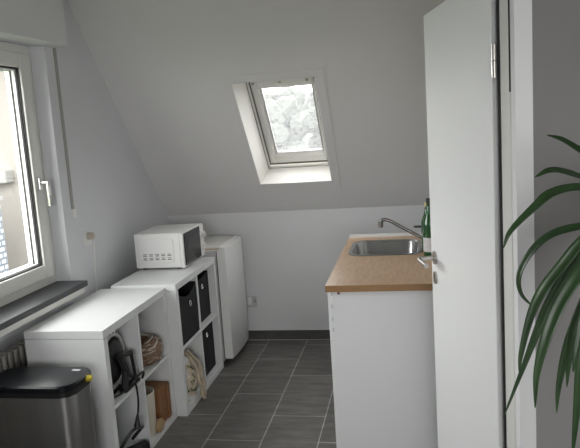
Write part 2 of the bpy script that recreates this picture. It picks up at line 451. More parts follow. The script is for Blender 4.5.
b.build('gap_shade_lines', SEALG_GAP, w2)  # dark rings standing in for shade in the gaps around frame and sash
b = MB(slope); sring(b, FX0+.022, FX1-.003, .345, 1.115, FO+.012, FO+.06, .040, .016, .044, .10)
sash = b.build('skylight_sash', FRAMEW, w2, bevel=.005)
def sl(x0, x1, s0, s1, o): return [(x0, s0, o), (x1, s0, o), (x1, s1, o), (x0, s1, o)]
b = MB(slope); b.loft([sl(FX0+.060, FX1-.018, .387, 1.017, FO+.020), sl(FX0+.079, FX1-.0245, .4265, 1.0155, FO+.036)], False, False)
b.build('glazing_bead', MATS['lining_white'], sash)
b = MB(slope); sring(b, FX0+.0795, FX1-.0245, .4265, 1.0155, FO+.026, FO+.05, .004, .004, .004, .004)
b.build('rubber_seal', GREYP, sash)
b = MB(slope); b.box(FX0+.06, FX1-.015, .41, 1.03, FO+.034, FO+.040)
b.build('pane', WETGLASS, sash)
for x in (-.965, -.79, -.615):
    b = MB(slope); b.lathe([(.009, 0), (.009, -.006), (.005, -.008)], (x, 1.062, FO+.012), 12)
    b.build('screw_cap', NICKEL, sash)
b = MB(slope); sring(b, FX0-.08, FX1+.08, FS0-.1, FS1+.1, .13, .285, .03, .03, .03, .03)
b.build('roof_flashing', GREYP, w2)

# ---- door and its frame (door_1)
HP = Vector((.2305, 1.892, 0)); FE = Vector((.074, 2.61, 0))
ld = (FE-HP); LW = ld.length; ld.normalize(); ln = Vector((-ld.y, ld.x, 0))      # ln: towards the kitchen
ln = ln if ln.x < 0 else -ln
d1 = thing('door_1', tuple(HP), 'white door standing ajar with a silver lever handle', 'door', kind='structure')
def dtf(a, n, z):                         # a along the leaf from the hinge, n out of its kitchen face
    return tuple(HP + ld*a + ln*n + Vector((0, 0, z)))
b = MB(dtf); b.box(.012, LW-.013, -.038, -.014, .008, 1.985); b.box(0, LW, -.015, 0, .008, 1.998)
leaf = b.build('door_leaf', DOORW, d1, bevel=.0025)
b = MB(dtf)
ha = LW-.062
b.tube([dtfp for dtfp in ((ha, 0, 1.073), (ha, .008, 1.073))], .026, 20)
b.build('rosette', NICKEL, leaf, bevel=.002)
b = MB(dtf); b.tube([(ha, .006, 1.073), (ha, .066, 1.073)], .0095, 12)
pts = crom([(ha, .060, 1.073), (ha-.02, .068, 1.072), (ha-.06, .068, 1.071), (ha-.125, .066, 1.070)], 4)
b.tube(pts, .0085, 12)
b.build('handle', NICKEL, leaf, smooth=True)['label'] = 'silver lever handle'
b = MB(dtf); b.tube([(ha, 0, .993), (ha, .007, .993)], .025, 20)
b.build('keyhole_plate', NICKEL, leaf, bevel=.002)
b = MB(dtf); b.box(ha-.004, ha+.004, .0065, .0075, .978, 1.008)
b.build('keyhole', BLACK, leaf)
for z in (1.755, .30):
    b = MB(dtf); b.tube([(-.008, -.006, z-.045), (-.008, -.006, z-.001)], .0095, 12); b.tube([(-.008, -.006, z+.001), (-.008, -.006, z+.045)], .0095, 12)
    b.build('hinge', NICKEL, leaf, smooth=True)
b = MB()
cx0, cx1 = XK-.003, XK+.01
for (y0, y1) in ((DY0-.170, DY0-.012), (DY1+.02, DY1+.115)): b.box(cx0, cx1, y0, y1, 0, DZ+.10)
b.box(cx0, cx1, DY0-.012, DY1+.02, DZ+.012, DZ+.10)
b.box(XK, XK+.12, DY0-.03, DY0-.0, 0, DZ+.02); b.box(XK, XK+.12, DY1, DY1+.03, 0, DZ+.02); b.box(XK, XK+.12, DY0, DY1, DZ, DZ+.03)
b.build('door_frame', FRAMEW, d1, bevel=.003)
b = MB(); b.box(.2465, XK+.03, DY0-.0118, DY0+.002, 0, DZ)
b.build('door_gap_shade', SEAL_GAP, d1)  # black strip standing in for the shaded gap beside the leaf
b = MB(); b.box(cx0-.0006, cx0+.004, DY0-.174, DY0-.1698, 1.665, 2.1)
b.build('frame_joint', SEAL_GAP, d1)

# ------------------------------------------------------------------ things
# ---- cube shelves
def cube_shelf(name, x1, y1, H, label):
    t = thing(name, (x1-.195, y1+.385, 0), label, 'shelf', 'white cube shelves under the window')
    x0, y2, T, I = x1-.39, y1+.77, .038, .016
    b = MB(); b.box(x0, x1, y1, y2, H-T, H); b.build('top_panel', SHELFW, t, bevel=.0015)
    b = MB(); b.box(x0, x1, y1, y2, 0, T); b.build('bottom_panel', SHELFW, t, bevel=.0015)
    for ya in (y1, y2-T):
        b = MB(); b.box(x0, x1, ya, ya+T, T+.001, H-T-.002); b.build('side_panel', SHELFW, t, bevel=.0015)
    ym, zm = (y1+y2)/2, H/2
    b = MB(); b.box(x0+.005, x1-.004, ym-I/2, ym+I/2, T, H-T); b.build('divider', SHELFW, t, bevel=.001)
    for (ya, yb_) in ((y1+T, ym-I/2), (ym+I/2, y2-T)):
        b = MB(); b.box(x0+.005, x1-.004, ya, yb_, zm-I/2, zm+I/2); b.build('shelf_board', SHELFW, t, bevel=.001)
    return t
X1, Y1, H1 = -1.374, 2.600, .77
X2, Y2, H2 = -1.315, 3.377, .784
cube_shelf('cube_shelf', X1, Y1, H1, 'white cube shelf under the windowsill, nearest the trash can')
cube_shelf('cube_shelf', X2, Y2, H2, 'white cube shelf carrying the microwave and holding black bins')

# ---- fabric storage bins in the far shelf
def fabric_bin(xf, y0, y1, z0, z1, sag, label, lean=0):
    t = thing('fabric_bin', (xf-.18, (y0+y1)/2, z0), label, 'storage bin', 'black fabric bins in the cube shelf')
    d, th, n = .34, .004, 8
    b = MB()
    # front with a sagging upper edge, as a strip of columns
    def col(y, u, x): 
        zt = z1 - sag*math.sin(PI*u)
        return [(x, y, z0), (x+lean*.4, y, (z0+zt)/2), (x+lean*math.sin(PI*u), y, zt)]
    outer = [col(y0+(y1-y0)*i/n, i/n, xf) for i in range(n+1)]
    inner = [[(p[0]-th, p[1], p[2]) for p in c] for c in outer]
    for A, flip in ((outer, 0), (inner, 1)):
        vs = [p for c in A for p in c]
        b.add(vs, [(i*3+k, i*3+3+k, i*3+4+k, i*3+1+k) for i in range(n) for k in range(2)])
    vs = [c[2] for c in outer]+[c[2] for c in inner]
    b.add(vs, [(i, i+1, n+2+i, n+1+i) for i in range(n)])
    b.box(xf-d, xf-th, y0, y0+th, z0, z1); b.box(xf-d, xf-th, y1-th, y1, z0, z1)
    b.box(xf-d, xf-d+th, y0, y1, z0, z1); b.box(xf-d, xf-th, y0, y1, z0, z0+th)
    b.build('bin_body', FABRIC, t)
    b = MB(); yc, zc = (y0+y1)/2+.02, z1-sag-.055
    x_ = xf+lean*.8+.003
    b.tube([(x_, yc+.014*math.cos(a*PI/8), zc+.014*math.sin(a*PI/8)) for a in range(17)], .003, 6)
    b.build('pull_ring', CHROME, t, smooth=True)['label'] = 'silver metal pull ring'
    b = MB(); b.box(xf+lean*.5, xf+lean*.8+.004, yc-.006, yc+.006, zc+.012, zc+.034)
    b.build('ring_tab', BLACKM, t)
ya, yb_, yc, yd = Y2+.042, Y2+.373, Y2+.397, Y2+.728
zl, zu = .0385, H2/2+.0085
fabric_bin(X2-.012, ya, yb_, zu, zu+.312, .045, 'black fabric bin with sagging rim, upper shelf cube nearest the window', .006)
fabric_bin(X2-.046, yc, yd-.004, zu, zu+.30, .02, 'black fabric bin pushed back in the upper shelf cube beside the fridge')
fabric_bin(X2-.042, yc, yd-.004, zl, zl+.325, .012, 'black fabric bin on the bottom row of the shelf, beside the fridge')

# ---- cloth bag spilling out of the lower compartment
t = thing('tote_bag', (-1.38, 3.55, .038), 'cream cloth bag with green print spilling from the lower cube', 'bag')
b = MB(); loops = []
for k in range(15):
    u = k/14; z = .0385+.31*u
    cy = 3.545 - .02*u; cx = -1.415 + .02*math.sin(u*3)
    ry = .105*(1-u**3*.72)*(.9+.1*math.sin(u*9)); rx = .095*(1-u**3*.7)
    l = []
    for i in range(28):
        a = 2*PI*i/28
        q = Vector((cx+rx*math.cos(a), cy+ry*math.sin(a), z))
        f_ = 1+.16*noise.noise(q*14)+.05*math.sin(a*7+u*4)
        l.append((cx+rx*math.cos(a)*f_, cy+ry*math.sin(a)*f_, z))
    loops.append(l)
b.loft(loops); b.build('bag_body', CLOTH, t, smooth=True)
for k, (dy, w, xe) in enumerate(((.0, .017, -1.268), (.055, .024, -1.285))):
    pts = crom([(-1.36, 3.53+dy*.5, .33), (-1.315, 3.56+dy, .25), (-1.300, 3.59+dy, .13), (-1.297, 3.60+dy, .045), (xe-.012, 3.60+dy, .012)], 6)
    vs = []; fs = []
    for i, p in enumerate(pts):
        s_ = w*(.7+.5*i/len(pts)); wob = .008*math.sin(i*.9+k)
        for j in range(5):
            f_ = j/4-.5
            vs.append((p.x+.010*math.sin(j*2.1+i*.4), p.y+f_*2*s_*.7+wob, p.z))
    for i in range(len(pts)-1):
        for j in range(4): fs.append((i*5+j, i*5+j+1, i*5+j+6, i*5+j+5))
    b = MB(); b.add(vs, fs); o = b.build('bag_strap', CLOTHP, t, smooth=True)
    sm = o.modifiers.new('solid', 'SOLIDIFY'); sm.thickness = .003

# ---- contents of the near shelf
Z1M = H1/2+.008
t = thing('fan_heater', (-1.49, 2.75, Z1M), 'black round fan with a slotted grey rim in the nearest upper cube', 'fan')
fc = Vector((-1.495, 2.803, Z1M+.160))
b = MB(); b.lathe([(.02, -.08), (.11, -.075), (.130, -.03), (.128, .02), (.100, .062), (.05, .072), (.0, .073)], tuple(fc), 32, axis='x')
b.build('fan_body', BLACK, t, smooth=True)
b = MB(); b.lathe([(.130, .010), (.152, .018), (.155, .030), (.150, .040), (.143, .046), (.132, .054), (.122, .060), (.116, .050)], tuple(fc), 72, axis='x', cap0=False, cap1=False)
for i in range(72):
    if i % 3 == 0: b.m[4*72+i] = 1
b.build('fan_rim', [mat('rim_grey', (.66, .66, .65), .5, nscale=30, namt=.15), BLACKM], t)
b = MB(); b.box(-1.56, -1.44, 2.73, 2.86, Z1M, Z1M+.02); b.tube([(-1.5, 2.795, Z1M+.015), (-1.5, 2.795, Z1M+.05)], .03, 12)
b.build('base', BLACK, t, bevel=.004)
t = thing('metal_bracket', (-1.41, 2.87, Z1M), 'black angled stand with a grey edge leaning in front of the fan', 'stand')
b = MB()
P = [(-1.405, 2.79, Z1M+.188), (-1.405, 2.925, Z1M+.158), (-1.405, 2.952, Z1M+.012), (-1.405, 2.90, Z1M+.006)]
b.tube([P[0], P[1]], .013, 8); b.tube([P[1], P[2]], .010, 8); b.tube([P[0], (-1.405, 2.845, Z1M+.10), (-1.405, 2.82, Z1M+.012)], .019, 8)
b.tube([(-1.405, 2.845, Z1M+.08), (-1.405, 2.93, Z1M+.03)], .010, 8)
b.box(-1.425, -1.388, 2.795, 2.96, Z1M, Z1M+.012)
b.build('stand_arms', BLACKM, t, smooth=True)
b = MB(); b.obox((-1.392, 2.938, Z1M+.092), (1, 0, 0), (0, .98, .17), (0, -.17, .98), .003, .006, .062)
b.build('grey_edge', GREYP, t, bevel=.001)
t = thing('power_cable', (-1.39, 2.85, .04), 'black cable hanging from the upper cube down into the lower one', 'cable')
b = MB()
b.tube(crom([(-1.43, 2.70, Z1M+.006), (-1.395, 2.80, Z1M+.008), (-1.366, 2.845, Z1M+.03), (-1.365, 2.865, Z1M-.03), (-1.366, 2.862, .30), (-1.37, 2.850, .245)], 8), .005, 8)
b.tube(crom([(-1.395, 2.80, Z1M+.010), (-1.37, 2.90, Z1M+.045), (-1.362, 2.955, Z1M+.045), (-1.375, 2.96, Z1M+.01)], 6), .006, 8)
b.build('cable', BLACK, t, smooth=True)
b = MB(); b.tube([(-1.370, 2.851, .255), (-1.374, 2.850, .22), (-1.376, 2.849, .197)], [.006, .012, .018], 10)
b.build('plug', BLACK, t, smooth=True)
t = thing('power_strip', (-1.42, 2.83, .038), 'black power strip and cord lying in the lowest near cube', 'power strip')
b = MB(); b.obox((-1.44, 2.83, .058), (.55, .83, .0), (-.83, .55, 0), (0, 0, 1), .125, .024, .0195)
ps = b.build('strip_body', BLACKM, t, bevel=.005)
b = MB(); b.tube(crom([(-1.42, 2.66, .07), (-1.395, 2.655, .14), (-1.388, 2.70, .172), (-1.386, 2.79, .190), (-1.386, 2.86, .182), (-1.392, 2.93, .15), (-1.41, 2.966, .13), (-1.46, 2.95, .075)], 8), .0085, 8)
b.build('cord', BLACK, t, smooth=True)

t = thing('wicker_basket', (-1.46, 3.16, Z1M), 'tangled brown and white wicker basket in the upper cube', 'basket')
bc = Vector((-1.475, 3.200, Z1M+.070))
b = MB(); b.lathe([(.065, -.0695), (.095, -.04), (.108, .0), (.10, .04), (.07, .05), (.04, .03), (0, .025)], tuple(bc), 24)
b.build('basket_body', WICKER, t, smooth=True)
random.seed(3)
for mt, n_, nm in ((WICKER, 26, 'brown_strands'), (WICKERL, 34, 'pale_strands')):
    b = MB()
    for i in range(n_):
        ax = Vector((random.uniform(-.5, .5), random.uniform(-.5, .5), 1)).normalized()
        u = ax.orthogonal().normalized(); w = ax.cross(u); r_ = random.uniform(.09, .124); a0 = random.uniform(0, 6.28); ln_ = random.uniform(1.5, 4)
        h_ = random.uniform(-.04, .055)
        pts = []
        for k in range(13):
            a = a0+ln_*k/12; q = (u*math.cos(a)+w*math.sin(a))*r_*(1-abs(h_)*2.5)
            q = q+ax*h_; q.z = max(-.064, min(.082, q.z*.9)); q.x = max(-.10, min(.095, q.x)); pts.append(bc+q)
        b.tube(pts, random.uniform(.003, .006), 5)
    b.build(nm, mt, t, smooth=True)

t = thing('canister', (-1.445, 3.075, .038), 'cream open-topped canister in the lower cube beside a wooden box', 'canister')
b = MB(); b.lathe([(.070, 0), (.076, .02), (.082, .236), (.079, .238), (.077, .228), (.068, .03), (0, .028)], (-1.462, 3.082, .0385), 28)
b.build('canister_wall', CREAM, t, smooth=True)
b = MB(); b.lathe([(.074, .16), (.03, .166), (0, .168)], (-1.462, 3.082, .0385), 24)
b.build('inner_shade', BLACKM, t, smooth=True)  # black disc standing in for the shade inside the open canister
t = thing('wooden_box', (-1.47, 3.24, .038), 'brown wooden box standing in the lower cube behind the canister', 'box')
b = MB(); b.box(-1.56, -1.388, 3.170, 3.318, .0385, .240)
b.build('box_body', WOODB, t, bevel=.003)
b = MB(); b.box(-1.3878, -1.382, 3.274, 3.314, .0385, .240)
b.build('box_batten', WOODB, t, bevel=.001)
t = thing('paper_bag', (-1.36, 3.11, .038), 'small crumpled tan paper lump in front of the cream canister', 'paper')
b = MB(); loops = []
for k in range(9):
    u = k/8; ph = PI*u; l = []
    for i in range(16):
        a = 2*PI*i/16; q = Vector((math.sin(ph)*math.cos(a), math.sin(ph)*math.sin(a), -math.cos(ph)))
        f_ = 1+.28*noise.noise(q*2.2+Vector((3, 1, 0)))
        l.append((-1.375+.022*q.x*f_, 3.115+.042*q.y*f_, max(.0385, .0725+.038*q.z*f_)))
    loops.append(l)
b.loft(loops); o = b.build('crumpled_paper', TAN, t)

# ---- microwave
MX0, MX1, MY0, MY1, MZ = -1.712, -1.392, 3.768, 4.165, H2
t = thing('microwave', ((MX0+MX1)/2, (MY0+MY1)/2, MZ), 'white microwave with black glass door on top of the far shelf', 'microwave')
b = MB(); b.box(MX0, MX1-.022, MY0, MY1, MZ+.012, MZ+.230)
mb = b.build('body', APPW, t, bevel=.006)
b = MB(); b.loft([rrect(-.135, .105, -.085, .075, .02, 0), rrect(-.128, .098, -.078, .068, .018, .006)])
b.v = [(MX0+.155+p[0], MY0-p[2], MZ+.128+p[1]) for p in b.v]
sp_ = b.build('side_bulge', APPW, mb, bevel=.002)
b = MB()
for r_ in range(2):
    for c_ in range(5): b.box(MX0+.055+c_*.040, MX0+.055+c_*.040+.024, MY0-.0072, MY0-.005, MZ+.066+r_*.024, MZ+.070+r_*.024); b.box(MX0+.055+c_*.040, MX0+.055+c_*.040+.024, MY0-.0072, MY0-.005, MZ+.076+r_*.024, MZ+.079+r_*.024)
b.build('vent_slots', BLACKM, mb)
b = MB(); b.box(MX1-.022, MX1, MY0, MY1, MZ+.010, MZ+.230)
b.build('front_frame', APPW, t, bevel=.004)
b = MB(); b.box(MX1, MX1+.007, MY0+.018, MY1-.080, MZ+.020, MZ+.222)
dr = b.build('door', mat('door_black_glass', (.010, .011, .012), .12, nscale=4, namt=.3), t, bevel=.002)
b = MB(); b.box(MX1+.0065, MX1+.0078, MY0+.06, MY1-.115, MZ+.06, MZ+.185)
b.build('door_window', mat('door_mesh_glass', (.035, .038, .042), .25, nscale=300, namt=.5), dr)
b = MB(); b.box(MX1, MX1+.006, MY1-.078, MY1-.002, MZ+.014, MZ+.226)
b.build('control_panel', APPW, t, bevel=.002)
for z in (.160, .082):
    b = MB(); b.lathe([(.024, .005), (.023, .022), (.018, .026), (0, .026)], (MX1, MY1-.040, MZ+z), 20, axis='x')
    b.obox((MX1+.026, MY1-.040, MZ+z), (1, 0, 0), (0, .7, .7), (0, -.7, .7), .006, .004, .02)
    b.build('knob', PLASTW, t, smooth=True)
for x in (MX0+.04, MX1-.05):
    for y in (MY0+.04, MY1-.05):
        b = MB(); b.lathe([(.013, 0), (.015, .0125)], (x, y, MZ), 12); b.build('foot', BLACK, t)

# ---- fridge
FX, FY0, FY1 = -1.252, 4.180, 4.640
t = thing('fridge', (-1.52, (FY0+FY1)/2, 0), 'small white fridge in the back corner beside the shelf', 'fridge')
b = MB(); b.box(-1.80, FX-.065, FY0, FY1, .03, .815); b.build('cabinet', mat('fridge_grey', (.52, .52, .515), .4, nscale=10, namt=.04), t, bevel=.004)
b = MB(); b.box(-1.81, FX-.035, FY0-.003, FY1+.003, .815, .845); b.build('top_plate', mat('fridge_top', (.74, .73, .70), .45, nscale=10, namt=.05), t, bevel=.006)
b = MB()
n = 10; loops = []
for k in range(n+1):
    u = k/n; y = FY0+(FY1-FY0)*u; bul = .014*math.sin(PI*u)**.5
    loops.append([(FX-.058, y, .05), (FX-.006+bul, y, .05), (FX+bul, y, .058), (FX+bul, y, .828), (FX-.003+bul, y, .835), (FX-.010+bul, y, .838), (FX-.058, y, .838)])
b.loft(loops); dr = b.build('door', APPW, t, smooth=True)
b = MB(); b.box(FX-.0635, FX-.0582, FY0+.004, FY1-.004, .055, .812); b.build('door_gasket', BLACKM, t)
b = MB(); b.obox((FX+.0115, 4.44, .765), (1, 0, 0), (0, 1, .25), (0, -.25, 1), .0015, .020, .006); b.build('emblem', BLACK, dr)
b = MB(); b.box(-1.78, FX-.09, FY0+.02, FY1-.02, 0, .03); b.build('plinth', BLACK, t)
b = MB(); b.box(FX-.19, FX-.04, FY0-.0045, FY0-.0028, .826, .834); b.build('edge_strip', mat('beige_strip', (.55, .40, .28), .5, nscale=20, namt=.2), t)

# ---- sink unit along the right wall
CZ, CY0, CY1, CX0, CX1 = .900, 2.822, 4.035, -.392, XK-.002
TH = .030
t = thing('base_cabinet', (-.06, 3.43, 0), 'white kitchen base cabinet under the wooden worktop', 'cabinet')
b = MB(); b.box(-.368, CX1, CY0+.022, CY0+.040, 0, CZ-TH); b.build('side_panel', mat('cabinet_side', (.74, .75, .76), .5, nscale=4, namt=.03), t, bevel=.0015)
b = MB(); b.box(-.368, CX1, CY1-.03, CY1-.012, 0, CZ-TH); b.build('side_panel', MATS['cabinet_side'], t, bevel=.0015)
b = MB(); b.box(-.366, CX1, CY0+.040, CY1-.03, .10, .118); b.build('base_board', SHELFW, t)
b = MB(); b.box(CX1-.012, CX1, CY0+.040, CY1-.03, .118, CZ-TH); b.build('back_panel', SHELFW, t)
b = MB(); b.box(-.366, -.346, CY0+.040, CY1-.03, CZ-TH-.06, CZ-TH); b.build('front_rail', SHELFW, t)
b = MB(); b.box(-.330, -.314, CY0+.040, CY1-.03, 0, .10); b.build('plinth', SHELFW, t)
ym = (CY0+CY1)/2
for (ya, yb_, hy_) in ((CY0+.025, ym-.002, ym-.04), (ym+.002, CY1-.014, ym+.04)):
    b = MB(); b.box(-.386, -.3685, ya, yb_, .105, CZ-TH-.004); dd = b.build('door', SHELFW, t, bevel=.002)
    b = MB(); b.tube([(-.386, hy_, .62), (-.408, hy_, .625), (-.408, hy_, .735), (-.386, hy_, .74)], .005, 8); b.build('handle', NICKEL, dd, smooth=True)
for z in (.858, .80, .74, .69):
    b = MB(); b.box(-.3695, -.3665, CY0+.0195, CY0+.0225, z-.010, z+.006); b.build('edge_shadow_mark', GREYP, t)  # grey dashes modelled for shadow marks along the door edge
b = MB(); b.lathe([(.006, 0), (.006, -.006), (.003, -.008)], (-.335, CY0+.0225, CZ-TH-.010), 10, axis='y'); b.build('screw_cap', mat('brown_cap', (.22, .12, .06), .5, nscale=20, namt=.2), t)

KX0, KX1, KY0, KY1, KR = -.352, .055, 3.455, 3.905, .085
def wt_ring(z):
    inner = rrect(KX0+.014, KX1-.014, KY0+.014, KY1-.014, KR-.01, z, 8)
    cx, cy = (KX0+KX1)/2, (KY0+KY1)/2; outer = []
    for p in inner:
        dx, dy = p[0]-cx, p[1]-cy; ks = []
        if dx > 1e-6: ks.append((CX1-cx)/dx)
        if dx < -1e-6: ks.append((CX0-cx)/dx)
        if dy > 1e-6: ks.append((CY1-cy)/dy)
        if dy < -1e-6: ks.append((CY0-cy)/dy)
        k = min(ks); outer.append((cx+dx*k, cy+dy*k, z))
    for corner in ((CX0, CY0), (CX1, CY0), (CX1, CY1), (CX0, CY1)):
        i = min(range(len(outer)), key=lambda j: (outer[j][0]-corner[0])**2+(outer[j][1]-corner[1])**2)
        outer[i] = (*corner, z)
    return inner, outer
t = thing('worktop', (-.07, 3.43, CZ-TH), 'beech wood worktop with a sink let into its far end', 'worktop')
i1, o1 = wt_ring(CZ); i0, o0 = wt_ring(CZ-TH)
b = MB(); b.loft([o1, i1], False, False, 0); b.loft([i0, o0], False, False, 1); b.loft([o0, o1], False, False, 1); b.loft([i1, i0], False, False, 1)
b.build('worktop_slab', [WORKTOP, EDGEWOOD], t)
b = MB(); b.box(CX0+.004, CX1, CY1, CY1+.018, CZ-TH, CZ+.019); b.build('back_ledge', SHELFW, t, bevel=.002)

t = thing('kitchen_sink', ((KX0+KX1)/2, (KY0+KY1)/2, CZ), 'stainless steel sink basin set into the worktop', 'sink')
b = MB()
L_ = [rrect(KX0, KX1, KY0, KY1, KR, CZ+.0005, 8), rrect(KX0+.004, KX1-.004, KY0+.004, KY1-.004, KR-.003, CZ+.006, 8),
      rrect(KX0+.018, KX1-.018, KY0+.018, KY1-.018, KR-.012, CZ+.006, 8), rrect(KX0+.026, KX1-.026, KY0+.026, KY1-.026, KR-.018, CZ-.006, 8),
      rrect(KX0+.036, KX1-.036, KY0+.036, KY1-.036, KR-.02, CZ-.12, 8), rrect(KX0+.055, KX1-.055, KY0+.055, KY1-.055, KR-.03, CZ-.148, 8),
      rrect(KX0+.10, KX1-.10, KY0+.10, KY1-.10, KR-.05, CZ-.152, 8)]
b.loft(L_, False, True); b.build('basin', STEEL, t, smooth=True)
b = MB(); b.lathe([(.035, .0), (.035, .004), (.02, .003), (.0, .001)], ((KX0+KX1)/2, (KY0+KY1)/2, CZ-.152), 20); b.build('drain', CHROME, t, smooth=True)

t = thing('faucet', (.115, 3.70, CZ), 'brushed metal kitchen tap with a long straight spout over the sink', 'tap')
b = MB(); b.lathe([(.028, 0), (.028, .01), (.022, .016), (.021, .060), (.018, .066), (0, .067)], (.115, 3.70, CZ), 20); b.build('tap_base', TAPM, t, smooth=True)
b = MB(); pts = crom([(.115, 3.70, CZ+.03), (.06, 3.706, CZ+.045), (-.045, 3.715, CZ+.103), (-.115, 3.72, CZ+.144), (-.150, 3.72, CZ+.156), (-.166, 3.72, CZ+.153), (-.172, 3.72, CZ+.140)], 6)
b.tube(pts, .0095, 12); b.build('spout', TAPM, t, smooth=True)
b = MB(); b.tube([(-.172, 3.72, CZ+.146), (-.174, 3.72, CZ+.112)], .0140, 12); b.build('nozzle', TAPM, t, smooth=True)
b = MB(); b.tube([(.115, 3.70, CZ+.062), (.112, 3.70, CZ+.098)], .019, 14); b.tube(crom([(.112, 3.70, CZ+.100), (.06, 3.70, CZ+.110), (.012, 3.70, CZ+.112)], 4), [.007]*8+[.005], 8)
b.build('lever', TAPM, t, smooth=True)

def bottle(x, y, r, h, label, capm, lab=True):
    t = thing('bottle', (x, y, CZ), label, 'bottle')
    b = MB(); k = h/.30
    b.lathe([(r*.9, 0), (r, .006), (r, .165*k), (r*.92, .19*k), (r*.55, .225*k), (r*.40, .25*k), (r*.36, .28*k), (r*.40, .285*k), (r*.36, .29*k)], (x, y, CZ), 24); b.build('bottle_glass', BOTTLE, t, smooth=True)
    b = MB(); b.lathe([(r*.42, .278*k), (r*.42, .302*k), (r*.3, .304*k)], (x, y, CZ), 16); b.build('bottle_cap', capm, t, smooth=True)
    if lab:
        b = MB(); b.lathe([(r+.0008, .025), (r+.0008, .10)], (x, y, CZ), 24, cap0=False, cap1=False); b.build('bottle_label', LABELW, t, smooth=True)
        b = MB(); b.lathe([(r*.62, .215*k), (r*.47, .24*k)], (x, y, CZ), 24, cap0=False, cap1=False); b.build('neck_label', mat('neck_paper', (.05, .2, .08), .6, nscale=50, namt=.3), t, smooth=True)
bottle(.094, 3.425, .036, .300, 'green glass bottle with white label and black cap beside the sink', BLACK)
bottle(.086, 3.60, .034, .258, 'shorter green bottle with pale yellow cap behind the labelled one', mat('pale_yellow', (.60, .52, .28), .5, nscale=20, namt=.1), False)

# ---- trash can
BX0, BX1, BY0, BY1 = -1.790, -1.372, 2.275, 2.505
t = thing('trash_can', ((BX0+BX1)/2, (BY0+BY1)/2, 0), 'steel trash can with a black lid in front of the shelf', 'trash can')
b = MB(); b.loft([rrect(BX0+.014, BX1-.012, BY0+.012, BY1-.012, .060, .02, 8), rrect(BX0+.010, BX1-.008, BY0+.008, BY1-.010, .062, .598, 8)]); b.build('can_body', BINSTEEL, t, smooth=True)
b = MB(); b.loft([rrect(BX0+.012, BX1-.010, BY0+.010, BY1-.010, .06, 0, 8), rrect(BX0+.012, BX1-.010, BY0+.010, BY1-.010, .06, .022, 8)]); b.build('base_rim', BLACK, t)
b = MB(); b.loft([rrect(BX0+.004, BX1-.003, BY0+.003, BY1-.004, .064, .590, 8), rrect(BX0+.002, BX1-.002, BY0+.002, BY1-.002, .066, .612, 8)]); b.build('collar', BLACK, t, bevel=.002)
b = MB(); b.loft([rrect(BX0, BX1, BY0, BY1, .066, .615, 8), rrect(BX0, BX1, BY0, BY1, .066, .634, 8), rrect(BX0+.006, BX1-.006, BY0+.006, BY1-.006, .062, .641, 8), rrect(BX0+.05, BX1-.05, BY0+.05, BY1-.05, .04, .6435, 8)]); lid = b.build('lid', LIDM, t, smooth=True)
b = MB(); b.box(BX1-.085, BX1-.050, BY1-.058, BY1-.043, .6425, .6445); b.build('lid_label', LABELW, lid)['label'] = 'small white sticker'
b = MB(); b.box(-1.64, -1.56, BY0-.045, BY0+.01, .02, .03); b.build('pedal', BLACK, t, bevel=.003)
b = MB(); loops = []
for k in range(9):
    ph = PI*k/8; l = []
    for i in range(14):
        a = 2*PI*i/14; q = Vector((math.sin(ph)*math.cos(a), math.sin(ph)*math.sin(a), -math.cos(ph)))
        f_ = 1+.35*noise.noise(q*3.1)
        l.append((BX1+.003+.020*q.x*f_, BY1-.085+.017*q.y*f_, .622+.013*q.z*f_))
    loops.append(l)
b.loft(loops); b.build('yellow_tag', YELLOW, t)['label'] = 'lumpy yellow tag at the lid edge'

# ---- radiator
t = thing('radiator', (-1.90, 2.37, .12), 'white ribbed radiator in the niche below the window', 'radiator')
b = MB()
y = 1.70
while y < 3.08:
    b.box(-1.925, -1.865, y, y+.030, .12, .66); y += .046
b.build('fins', RAD_SHADED, t, bevel=.008)
b = MB(); b.tube([(-1.90, 1.69, .64), (-1.90, 3.09, .64)], .014, 8); b.tube([(-1.90, 1.69, .14), (-1.90, 3.09, .14)], .014, 8); b.build('header_pipes', RAD_SHADED, t, smooth=True)
for y in (1.9, 2.9):
    b = MB(); b.box(-1.99, -1.92, y-.02, y+.02, .35, .40); b.build('wall_bracket', RAD_SHADED, t)

# ---- sockets
t = thing('wall_socket', (XL, 3.45, 1.055), 'cream wall socket with plug and hanging lead beside the window', 'socket')
b = MB(); b.box(XL, XL+.012, 3.385, 3.461, 1.018, 1.094); b.build('socket_plate', PLASTW, t, bevel=.003)
b = MB(); b.lathe([(.022, .010), (.020, .045), (.012, .050)], (XL, 3.428, 1.071), 16, axis='x'); b.build('plug', mat('plug_beige', (.55, .48, .42), .5, nscale=20, namt=.1), t, smooth=True)
b = MB(); b.tube(crom([(XL+.045, 3.428, 1.04), (XL+.04, 3.432, .98), (XL+.02, 3.447, .85), (XL+.012, 3.46, .65), (XL+.012, 3.52, .30), (XL+.02, 3.56, .09)], 8), .004, 8); b.build('power_lead', PLASTW, t, smooth=True)
t = thing('wall_outlet', (-1.23, YB, .305), 'white double outlet low on the knee wall beside the fridge', 'socket')
b = MB(); b.box(-1.268, -1.190, YB-.012, YB, .262, .352); b.build('outlet_plate', mat('outlet_grey', (.55, .55, .54), .4, nscale=20, namt=.05), t, bevel=.003)
b = MB(); b.box(-1.262, -1.232, YB-.022, YB-.011, .285, .345); b.build('outlet_cover', APPW, t, bevel=.002)
b = MB(); b.box(-1.212, -1.196, YB-.016, YB-.011, .300, .330); b.build('switch_rocker', GREYP, t, bevel=.002)

